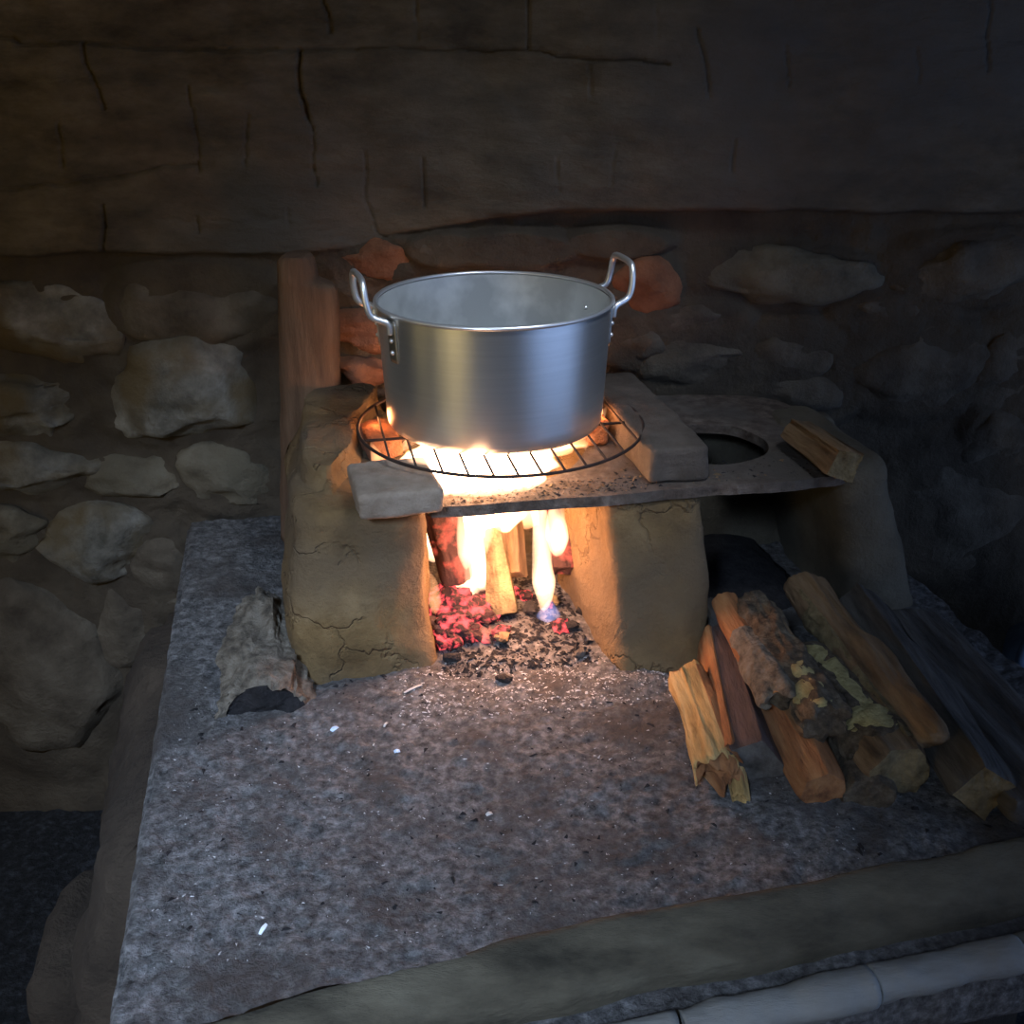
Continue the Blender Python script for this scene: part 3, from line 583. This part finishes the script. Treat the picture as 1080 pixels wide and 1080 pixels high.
# ------------------------------------------------------------------ firewood
SH = {  # cross-sections (x across, y up), unit radius; flags: b = bark edge, w = split face
 'round': [(math.cos(t), math.sin(t)) for t in np.linspace(0, 2*PI, 12, endpoint=False)],
 'half': [(-1, -.45), (1, -.45), (.93, .05), (.6, .5), (0, .72), (-.6, .5), (-.93, .05)],
 'wedge': [(-.75, -.7), (.8, -.65), (.95, -.1), (.55, .62), (-.35, .72), (-.9, .1)],
 'tri': [(-1.0, -.62), (1.0, -.62), (.55, .40), (-.25, .62)],
 'flat': [(-1, -.3), (1, -.3), (1.02, .22), (.4, .34), (-.5, .32), (-1, .2)],
 'quad': [(-.8, -.75), (.85, -.7), (.78, .72), (-.72, .78)]}
def log(name, p0, p1, r0, r1, shape, m, label, group='split firewood piled beside the stove', bark=None, end=None, roll=0, amp=.006, seed=0, bend=0, lichen=None, ragged=0, barkamp=.006, parent=None, cat='firewood', taper0=.75, hard=0):
    p0, p1 = Vector(p0), Vector(p1); ax = (p1-p0); Ln = ax.length; ax.normalize()
    sd = ax.cross(Vector((0, 0, 1))).normalized(); up = sd.cross(ax)
    n = 96; m_ = max(14, int(Ln/.0045)); pr = resample(SH[shape], n, 2 if shape == 'round' else 1 if shape == 'half' else hard)
    ca, sa = math.cos(roll), math.sin(roll); pr = np.stack([pr[:, 0]*ca-pr[:, 1]*sa, pr[:, 0]*sa+pr[:, 1]*ca], 1)
    def rings(off, s0, s1, idx=None, extra=0):
        R = []
        for s in np.linspace(s0, s1, m_):
            r = r0+(r1-r0)*s; q = pr*(r+off)
            e = min(s, 1-s)*Ln/.012; q = q*(1-.10*(1-min(1, e))**2)
            c = p0+ax*(Ln*s)+up*(bend*math.sin(PI*s))
            R.append(np.array([list(c+sd*a+up*b) for a, b in q]))
        return R
    R = rings(0, 0, 1); V, Fc = loft(R, 0, captop=5, capbot=5)
    loc = (V-np.array(p0)); al = loc@np.array(ax); L3 = np.stack([loc@np.array(sd), loc@np.array(up), al*.16], 1)+seed*3.7
    nr = normals(V, Fc); V = V+nr*(fbm(L3, 42, 4, seed)*amp*.85 + fbm(L3*np.array([1, 1, 3]), 14, 2, seed+5)*amp*.7)[:, None]
    if ragged:
        w_ = np.clip((al/Ln-.8)/.2, 0, 1)+np.clip((.12-al/Ln)/.12, 0, 1)*.5
        V = V+np.array(ax)[None]*(w_*fbm(L3*np.array([1, 1, 0]), 60, 3, seed+2)*ragged)[:, None]
    endm = end or m
    fa = np.array([np.mean([al[i] for i in f]) for f in Fc]); isend = np.array([(f[0] < 5*n or f[0] >= (5+m_-1)*n) for f in Fc])
    # local coordinates: long axis on local Y, so grain runs along the log
    rot = Matrix((sd, ax, up)).transposed()
    org = np.array(p0+(p1-p0)/2)-np.array([0, 0, max(0, min(p0.z, p1.z)-TZ(p0.x, p0.y))*0])
    o = mesh_rot(name, V, Fc, [m, endm], isend.astype(int).tolist(), org, rot, None)
    tag(o, label, cat, group)
    if bark:
        a0, a1, bm_, s0, s1 = bark                     # angular span on the section, material, extent along
        ang = np.arctan2(pr[:, 1], pr[:, 0]); sel = [i for i in range(n) if ((ang[i]-a0) % (2*PI)) <= (a1-a0)]
        sel.sort(key=lambda i: (ang[i]-a0) % (2*PI)); k = len(sel)
        Ro = rings(.0055, s0, s1); Ri = rings(-.004, s0, s1)
        O = np.vstack([r[sel] for r in Ro]); I = np.vstack([r[sel] for r in Ri]); mm = m_
        lo = (O-np.array(p0)); lo = np.stack([lo@np.array(sd), lo@np.array(up), lo@np.array(ax)*.35], 1)+seed
        cn = O-np.vstack([np.repeat(r.mean(0)[None], k, 0) for r in Ro]); cn /= np.linalg.norm(cn, axis=1)[:, None]
        d = fbm(lo, 60, 4, seed+9)*barkamp*.7+fbm(lo, 24, 3, seed+10)*barkamp*.5; O = O+cn*(d+.001)[:, None]
        sh = fbm(lo*np.array([1, 1, 0]), 45, 3, seed+3)*.02
        O = O+np.array(ax)*np.where(np.repeat(np.arange(mm), k) > mm*.8, sh, 0)[:, None]
        g = grid_faces(k, mm); N_ = k*mm
        Fs = [f for f in g]+[tuple(i+N_ for i in f[::-1]) for f in g]
        rim = list(range(k))+[k*j+k-1 for j in range(1, mm)]+[k*(mm-1)+i for i in range(k-2, -1, -1)]+[k*j for j in range(mm-2, 0, -1)]
        Fs += [(rim[(i+1) % len(rim)], rim[i], rim[i]+N_, rim[(i+1) % len(rim)]+N_) for i in range(len(rim))]
        mesh_rot('bark', np.vstack([O, I]), Fs, [bm_], None, org, rot, o)
    if lichen:
        for (s, ang_, hs, ha, sd_) in lichen:          # crusty patch: a displaced cap on the surface
            V2, F2 = ICO[3]; r = r0+(r1-r0)*s; q = p0+ax*(Ln*s)+up*(bend*math.sin(PI*s))
            i = int(np.argmin(np.abs((np.arctan2(pr[:, 1], pr[:, 0])-ang_+PI) % (2*PI)-PI))); ra = np.linalg.norm(pr[i])*r+.003
            dn = sd*math.cos(ang_)+up*math.sin(ang_); tn = dn.cross(ax); W2 = V2*(1+.35*fbm(V2+sd_, 1.6, 3, sd_))[:, None]
            W2 = W2[:, :1]*hs*np.array(ax)+W2[:, 1:2]*ha*np.array(tn)+W2[:, 2:]*.006*np.array(dn)
            W2 = W2-np.array(dn)*((V2[:, 1]**2)*ha*ha/(2*ra))[:, None]
            W2 = W2+np.array(q+dn*ra); W2 = W2+(fbm(W2, 90, 3, sd_)*.0035)[:, None]*np.array(dn)
            mesh_rot('lichen', W2, F2, [M['lichen']], None, org, rot, o)
    return o
def mesh_rot(name, V, Fc, mats, mi, org, rot, parent):
    R3 = np.array(rot); Lc = (np.asarray(V)-org)@R3
    me = bpy.data.meshes.new(name); me.from_pydata(Lc.tolist(), [], Fc)
    for k in mats: me.materials.append(k)
    if mi is not None: me.polygons.foreach_set('material_index', mi)
    me.polygons.foreach_set('use_smooth', [True]*len(me.polygons)); me.update()
    me.set_sharp_from_angle(angle=math.radians(42))
    o = bpy.data.objects.new(name, me); scn.collection.objects.link(o)
    if parent is None: o.location = org; o.rotation_euler = rot.to_euler()
    else: o.parent = parent
    return o
B = M['bark']; T = lambda a, b, z: P(a, b, z=z)
log('split_log', T(724, 712, .030), T(760, 812, .026), .033, .032, 'wedge', M['w_yellow'], 'pale yellow split log, leftmost of the firewood pile', seed=1, ragged=.03, amp=.008, roll=.3, end=M['w_orange'], bark=(1.9, 3.9, M['w_orange'], 0, .93), barkamp=.003)
log('split_log', T(760, 668, .045), T(795, 802, .036), .034, .054, 'tri', M['w_purple'], 'smooth purple-brown split log with a broad flat top, right beside the pale yellow one', seed=2, amp=.003, end=M['w_dark'], roll=-.15,
    bark=(-.7, .75, M['w_orange'], .0, .95), barkamp=.003)
log('wood_stick', T(768, 780, .014), T(781, 845, .012), .014, .013, 'wedge', M['w_yellow'], 'short yellow splinter poking out from under the purple-brown log', seed=3, amp=.006, ragged=.012)
log('split_log', T(764, 632, .085), T(826, 738, .088), .020, .027, 'half', M['w_orange'], 'log with crumbling grey bark lying on top of the orange split piece', seed=4, amp=.006, bark=(-.6, 3.6, M['barkgrey'], .42, 1.0), ragged=.01, end=M['bark'])
log('split_log', T(802, 700, .045), T(868, 832, .030), .034, .034, 'wedge', M['w_orange'], 'orange split log with a dark knot, its cut end facing the front of the pile', seed=5, amp=.004, roll=-.3)
log('mossy_log', T(795, 640, .088), T(868, 765, .080), .025, .029, 'round', M['w_brown'], 'dark bark log with yellow lichen near its front end, middle of the pile', seed=6, amp=.008, bark=(-.5, 3.6, B, 0, 1), barkamp=.012,
    lichen=[(.72, 1.3, .024, .016, 1), (.86, 1.1, .026, .020, 2), (.84, 2.0, .014, .012, 3), (.95, 1.4, .016, .016, 8)], end=M['bark'])
log('mossy_log', T(850, 695, .052), T(950, 812, .048), .038, .050, 'wedge', M['w_brown'], 'thick log with long yellow lichen crust and tan cut end in the pile', seed=7, amp=.006, end=M['w_tan'], roll=.2,
    bark=(-.2, 3.3, B, 0, .86), barkamp=.005, lichen=[(.15, 1.1, .026, .020, 4), (.34, 1.2, .032, .023, 5), (.54, 1.3, .032, .026, 6), (.74, 1.3, .028, .030, 7), (.70, .8, .020, .018, 9)])
log('split_log', T(848, 612, .085), T(980, 786, .072), .031, .027, 'half', M['w_brown'], 'long brown split log with stripped grain slanting across the top right of the pile', seed=8, amp=.011, bark=(-.8, .45, M['w_tan'], .1, .97), barkamp=.010, roll=-.35)
log('split_log', T(905, 640, .045), T(1040, 838, .040), .045, .044, 'quad', M['w_dark'], 'long dark squared log with a tan end at the right edge of the pile', seed=9, amp=.006, roll=.65, end=M['w_tan'])
log('timber_plank', T(945, 655, .028), T(1120, 850, .030), .062, .066, 'flat', M['w_dark'], 'flat dark weathered plank lying right of the firewood pile', seed=10, amp=.005)
log('split_log', T(890, 780, .024), T(915, 838, .022), .034, .036, 'wedge', M['bark'], 'short dark log end almost hidden under the lichen-covered log', seed=11, amp=.005)
log('split_log', T(745, 640, .025), T(790, 720, .025), .025, .025, 'round', M['w_dark'], 'dark log at the back of the pile, half hidden by the others', seed=12, amp=.006)
# the piece of wood lying over the right end of the slab
log('split_log', T(838, 452, .292), T(893, 492, .292), .026, .034, 'quad', M['w_brown'], 'split log end resting on top of the right pillar', group=None, seed=13, amp=.006, end=M['w_tan'], roll=.35)
# bark slab on the left
log('bark_slab', T(278, 640, .045), T(279, 745, .014), .046, .066, 'half', M['barkgrey'], 'thick arched slab of grey bark leaning against the left pillar', group=None, seed=14, amp=.009, bark=(-.2, 3.4, M['barkgrey'], 0, 1), barkamp=.018, end=M['char'], cat='bark')

# ------------------------------------------------------------------ fire
def blob(c, sx, sy, sz, sub, amp, freq, seed, rotz=0, sq=2):
    V, Fc = ICO[sub]; V = V/(np.sum(np.abs(V)**sq, 1)**(1/sq))[:, None]; V = V*(1+amp*fbm(V+seed*3.1, freq, 3, seed))[:, None]*np.array([sx, sy, sz])
    ca, sa = math.cos(rotz), math.sin(rotz); V = np.stack([V[:, 0]*ca-V[:, 1]*sa, V[:, 0]*sa+V[:, 1]*ca, V[:, 2]], 1)
    return V+np.array(c), Fc
fire = thing('fire', 'bright wood fire burning in the mouth of the mud stove under the pot', 'fire', tuple(UV(.29, 1.6, .02)))
def flame(u_, v_, z0, h, r, m='flame', seed=0, lean=(0, 0), label=None, flat=.7, wide=.25):
    n, k = 22, 30; Vs = []
    for j in range(k):
        s = j/(k-1); rad = r*((s/wide)**.5 if s < wide else ((1-s)/(1-wide))**.75)
        for i in range(n):
            t = 2*PI*i/n; Vs.append(list(UV(u_+lean[0]*s*s+rad*math.cos(t), v_+lean[1]*s+rad*flat*math.sin(t), z0+h*s)))
    Vs = np.array(Vs); q = Vs*np.array([1, 1, .45])+seed*.37
    amp = np.repeat(np.linspace(.35, 1.25, k), n)*r
    for ax_, sd_ in ((0, 1), (1, 2)): Vs[:, ax_] += (noise(q*28, sd_)*.80+noise(q*62, sd_+4)*.42)*amp
    o = mesh_obj('flame', Vs, grid_faces(n, k, True), M[m], fire, smooth=True)
    if label: o['label'] = label
    return o
for a in [(.205, 1.66, .045, .20, .024, 'flame_hot', 1, (-.005, 0)), (.250, 1.560, .025, .235, .026, 'flame_hot', 2, (-.03, 0), None, .7, .16), (.236, 1.535, .09, .15, .010, 'flame_hot', 21, (-.02, 0), None, .7, .2), (.205, 1.62, .10, .16, .03, 'flame_hot', 3, (0, 0)),
          (.352, 1.475, .036, .22, .019, 'flame_hot', 4, (-.012, 0), None, .7, .25), (.388, 1.53, .10, .15, .020, 'flame_hot', 5, (.0, 0)), (.29, 1.66, .08, .18, .045, 'flame_hot', 6, (0, 0)),
          (.36, 1.66, .09, .17, .04, 'flame', 7, (0, 0)), (.180, 1.50, .035, .085, .010, 'flame', 9, (-.008, 0)), (.31, 1.56, .14, .12, .035, 'flame_hot', 12, (0, 0)),
          (.24, 1.60, .14, .12, .04, 'flame_hot', 10, (0, 0)), (.268, 1.555, .035, .17, .014, 'flame_hot', 14, (.012, 0))]:
    flame(*a)
flame(.352, 1.462, .022, .045, .018, 'flame_blue', 13, (0, 0), 'bluish foot of the right flame')
# the sheet of flame spreading under the pot through the round opening
V, Fc = blob(tuple(UV(.262, 1.515, .280)), .118, .088, .040, 4, .20, 1.5, 5, A0*-1, 2.2); o = mesh_obj('flame', V, Fc, M['flame_hot'], fire, smooth=True); o['label'] = 'white-hot sheet of flame under the pot'
V, Fc = blob(tuple(UV(.36, 1.66, .272)), .10, .10, .024, 4, .25, 1.5, 8, 0, 2.2); mesh_obj('flame', V, Fc, M['flame'], fire, smooth=True)
flame(.462, 1.60, .262, .075, .016, 'flame', 14, (.035, .02)); flame(.474, 1.63, .262, .05, .012, 'flame', 15, (.03, .02))
flame(.115, 1.575, .262, .045, .012, 'flame', 16, (-.01, .0)); flame(.135, 1.54, .262, .04, .012, 'flame_soft', 17, (-.01, .0))
# embers
for i in range(120):
    a = .178+.10*random.random() if i < 100 else .18+.2*random.random(); b = 1.44+.16*random.random()
    s = random.uniform(.006, .015); q = UV(a, b)
    V, Fc = blob((q.x, q.y, TZ(q.x, q.y)+s*.45+(.030*max(0, 1-abs(a-.225)/.07)*max(0, 1-abs(b-1.53)/.11))), s*1.3, s, s*.75, 2, .4, 1.6, i, random.random()*3, 3)
    tag(mesh_obj('ember', V, Fc, M['ember'], fire), None)
V, Fc = blob(tuple(UV(.225, 1.53, .012)), .055, .09, .026, 4, .4, 3.5, 4, 0); mesh_obj('ember_bed', V, Fc, M['emberbed'], fire, smooth=True)
# burning wood
FG = 'burning wood in the fire mouth'
log('burning_log', UV(.205, 1.58, .19), T(484, 612, .058), .033, .030, 'round', M['charred'], 'thick charred round log with a glowing end, left in the fire mouth', FG, seed=21, amp=.006)
log('burning_stick', UV(.290, 1.56, .15), T(536, 646, .028), .017, .029, 'tri', M['w_tan'], 'pale unburnt split stick standing in the middle of the fire mouth', FG, seed=22, amp=.003, roll=.2)
log('burning_log', UV(.395, 1.64, .18), T(592, 602, .075), .024, .027, 'quad', M['charred'], 'charred squared log on the right side of the fire mouth', FG, seed=23, amp=.005)
log('burning_log', UV(.26, 1.75, .15), UV(.235, 1.58, .05), .026, .026, 'wedge', M['charred'], 'dark log at the back of the fire behind the round glowing one', FG, seed=24, amp=.005)
log('burning_stick', UV(.35, 1.75, .18), UV(.325, 1.56, .06), .018, .020, 'tri', M['w_brown'], 'brown stick at the back of the fire behind the pale one', FG, seed=25, amp=.003)
# coals and chips in front of the fire mouth
for i, (px, py, s, m, lab) in enumerate([(477, 697, .010, 'char', 'round black coal in front of the left side of the fire'), (530, 678, .013, 'w_brown', 'small brown wood chip below the pale burning stick'),
        (532, 716, .009, 'char', 'thin black coal lying in the ash in the middle of the fire mouth'), (602, 664, .012, 'char', 'black coal at the foot of the right pillar'), (584, 640, .010, 'w_tan', 'tiny pale chip under the right flame'),
        (487, 662, .012, 'char', 'dark coal at the edge of the glowing embers'), (560, 652, .014, 'char', 'large black coal between the flames'), (620, 648, .014, 'char', 'black coal at the back, against the right pillar'),
        (612, 690, .009, 'w_dark', 'small grey chip beside the base of the right pillar'), (510, 665, .010, 'char', 'black coal touching the embers under the pale stick'), (590, 660, .012, 'char', 'flat black coal in the middle of the right coals')]):
    q = P(px, py, z=.006); zz = TZ(q.x, q.y)
    V, Fc = blob((q.x, q.y, zz+s*.45), s*1.35, s*.8, s*.6, 2, .35, 1.7, i+3, i*1.3, 3.2)
    tag(mesh_obj('coal' if m == 'char' else 'wood_chip', V, Fc, M[m]), lab, 'coal' if m == 'char' else 'chip', 'coals and chips in front of the fire')
chips(1500, lambda r: (lambda q: (q.x, q.y, TZ(q.x, q.y)))(UV(.18+.23*r.random(), 1.36+.30*r.random()**1.2)), .002, .008, M['char'], 'coal_crumbs', fire, .7, seed=8)
# scraps on the ash
def scrap(px, py, L_, W_, ang, m, lab):
    q = P(px, py, z=0); V = []; 
    for s in np.linspace(-1, 1, 7):
        for t in (-1, 1):
            for h in (0, 1):
                w_ = W_*(1-.35*abs(s)); a, b = s*L_, t*w_; ca, sa = math.cos(ang), math.sin(ang)
                V.append((q.x+a*ca-b*sa, q.y+a*sa+b*ca, TZ(q.x, q.y)+.0015+h*.0012+.0012*(1-s*s)))
    Fc = []
    for i in range(6):
        a = i*4; b = a+4; Fc += [(a+1, a+3, b+3, b+1), (a, b, b+2, a+2), (a, a+1, b+1, b), (a+2, b+2, b+3, a+3)]
    Fc += [(0, 2, 3, 1), (24, 25, 27, 26)]
    tag(mesh_obj('scrap', V, Fc, M[m]), lab, 'scrap', 'small pale scraps on the ash')
scrap(278, 979, .008, .0026, 1.25, 'white', 'tiny white splinter lying on the ash near the front left corner')
scrap(353, 771, .006, .004, .9, 'blue', 'tiny bluish white scrap in the ash in front of the bark slab')
scrap(407, 767, .005, .0018, 1.2, 'speck', 'tiny thin pale splinter right of the bluish scrap')
scrap(419, 797, .004, .0035, .3, 'blue', 'tiny pale blue flake below the thin pale splinter')
scrap(516, 860, .004, .003, .5, 'speck', 'tiny cream chip in the middle of the ash')
scrap(436, 733, .016, .0022, .7, 'speck', 'long pale wood shaving at the foot of the left pillar')

# ------------------------------------------------------------------ glossy plastic thing at the right edge, on the floor
q = P(1112, 650, Y=1.75)
jz = FZ
prof = [(.001, jz+.01), (.13, jz+.01), (.14, jz+.03), (.14, jz+.5), (.13, jz+.56), (.09, jz+.60), (.045, jz+.64), (.045, jz+.69), (.001, jz+.69)]
jug = thing('plastic_jug', 'glossy blue-white plastic jug on the floor beyond the right edge of the platform', 'jug', (q.x, q.y, jz+.005))
V, Fc = lathe(q.x+.07, q.y, prof, 48); V[:, :] += normals(V, Fc)*(fbm(V, 12, 3, 5)*.008)[:, None]; mesh_obj('body', V, Fc, M['jug'], jug, smooth=True)
V, Fc = tube(catmull([(q.x+.0, q.y-.02, jz+.655), (q.x-.035, q.y-.03, jz+.64), (q.x-.055, q.y-.03, jz+.58), (q.x-.05, q.y-.02, jz+.50)], 8), .013, 10); mesh_obj('handle', V, Fc, M['jug'], jug, smooth=True)

# ------------------------------------------------------------------ the light the fire itself gives
lamp('POINT', 'fire_light_low', tuple(UV(.29, 1.45, .13)), 4.4, (1, .47, .26), radius=.04)
lamp('POINT', 'fire_light_back', tuple(UV(.28, 1.68, .13)), 1.5, (1, .38, .13), radius=.05)
lamp('POINT', 'fire_light_top', tuple(UV(.27, 1.52, .285)), .9, (1, .42, .16), radius=.015)
lamp('POINT', 'fire_light_front', tuple(UV(.235, 1.430, .288)), .28, (1, .5, .25), radius=.03)
lamp('POINT', 'fire_light_right', tuple(UV(.475, 1.62, .31)), .35, (1, .36, .12), radius=.015)
lamp('POINT', 'fire_light_left', tuple(UV(.115, 1.66, .31)), .25, (1, .36, .12), radius=.015)
for o in bpy.data.objects:
    if '_o' in o: del o['_o']
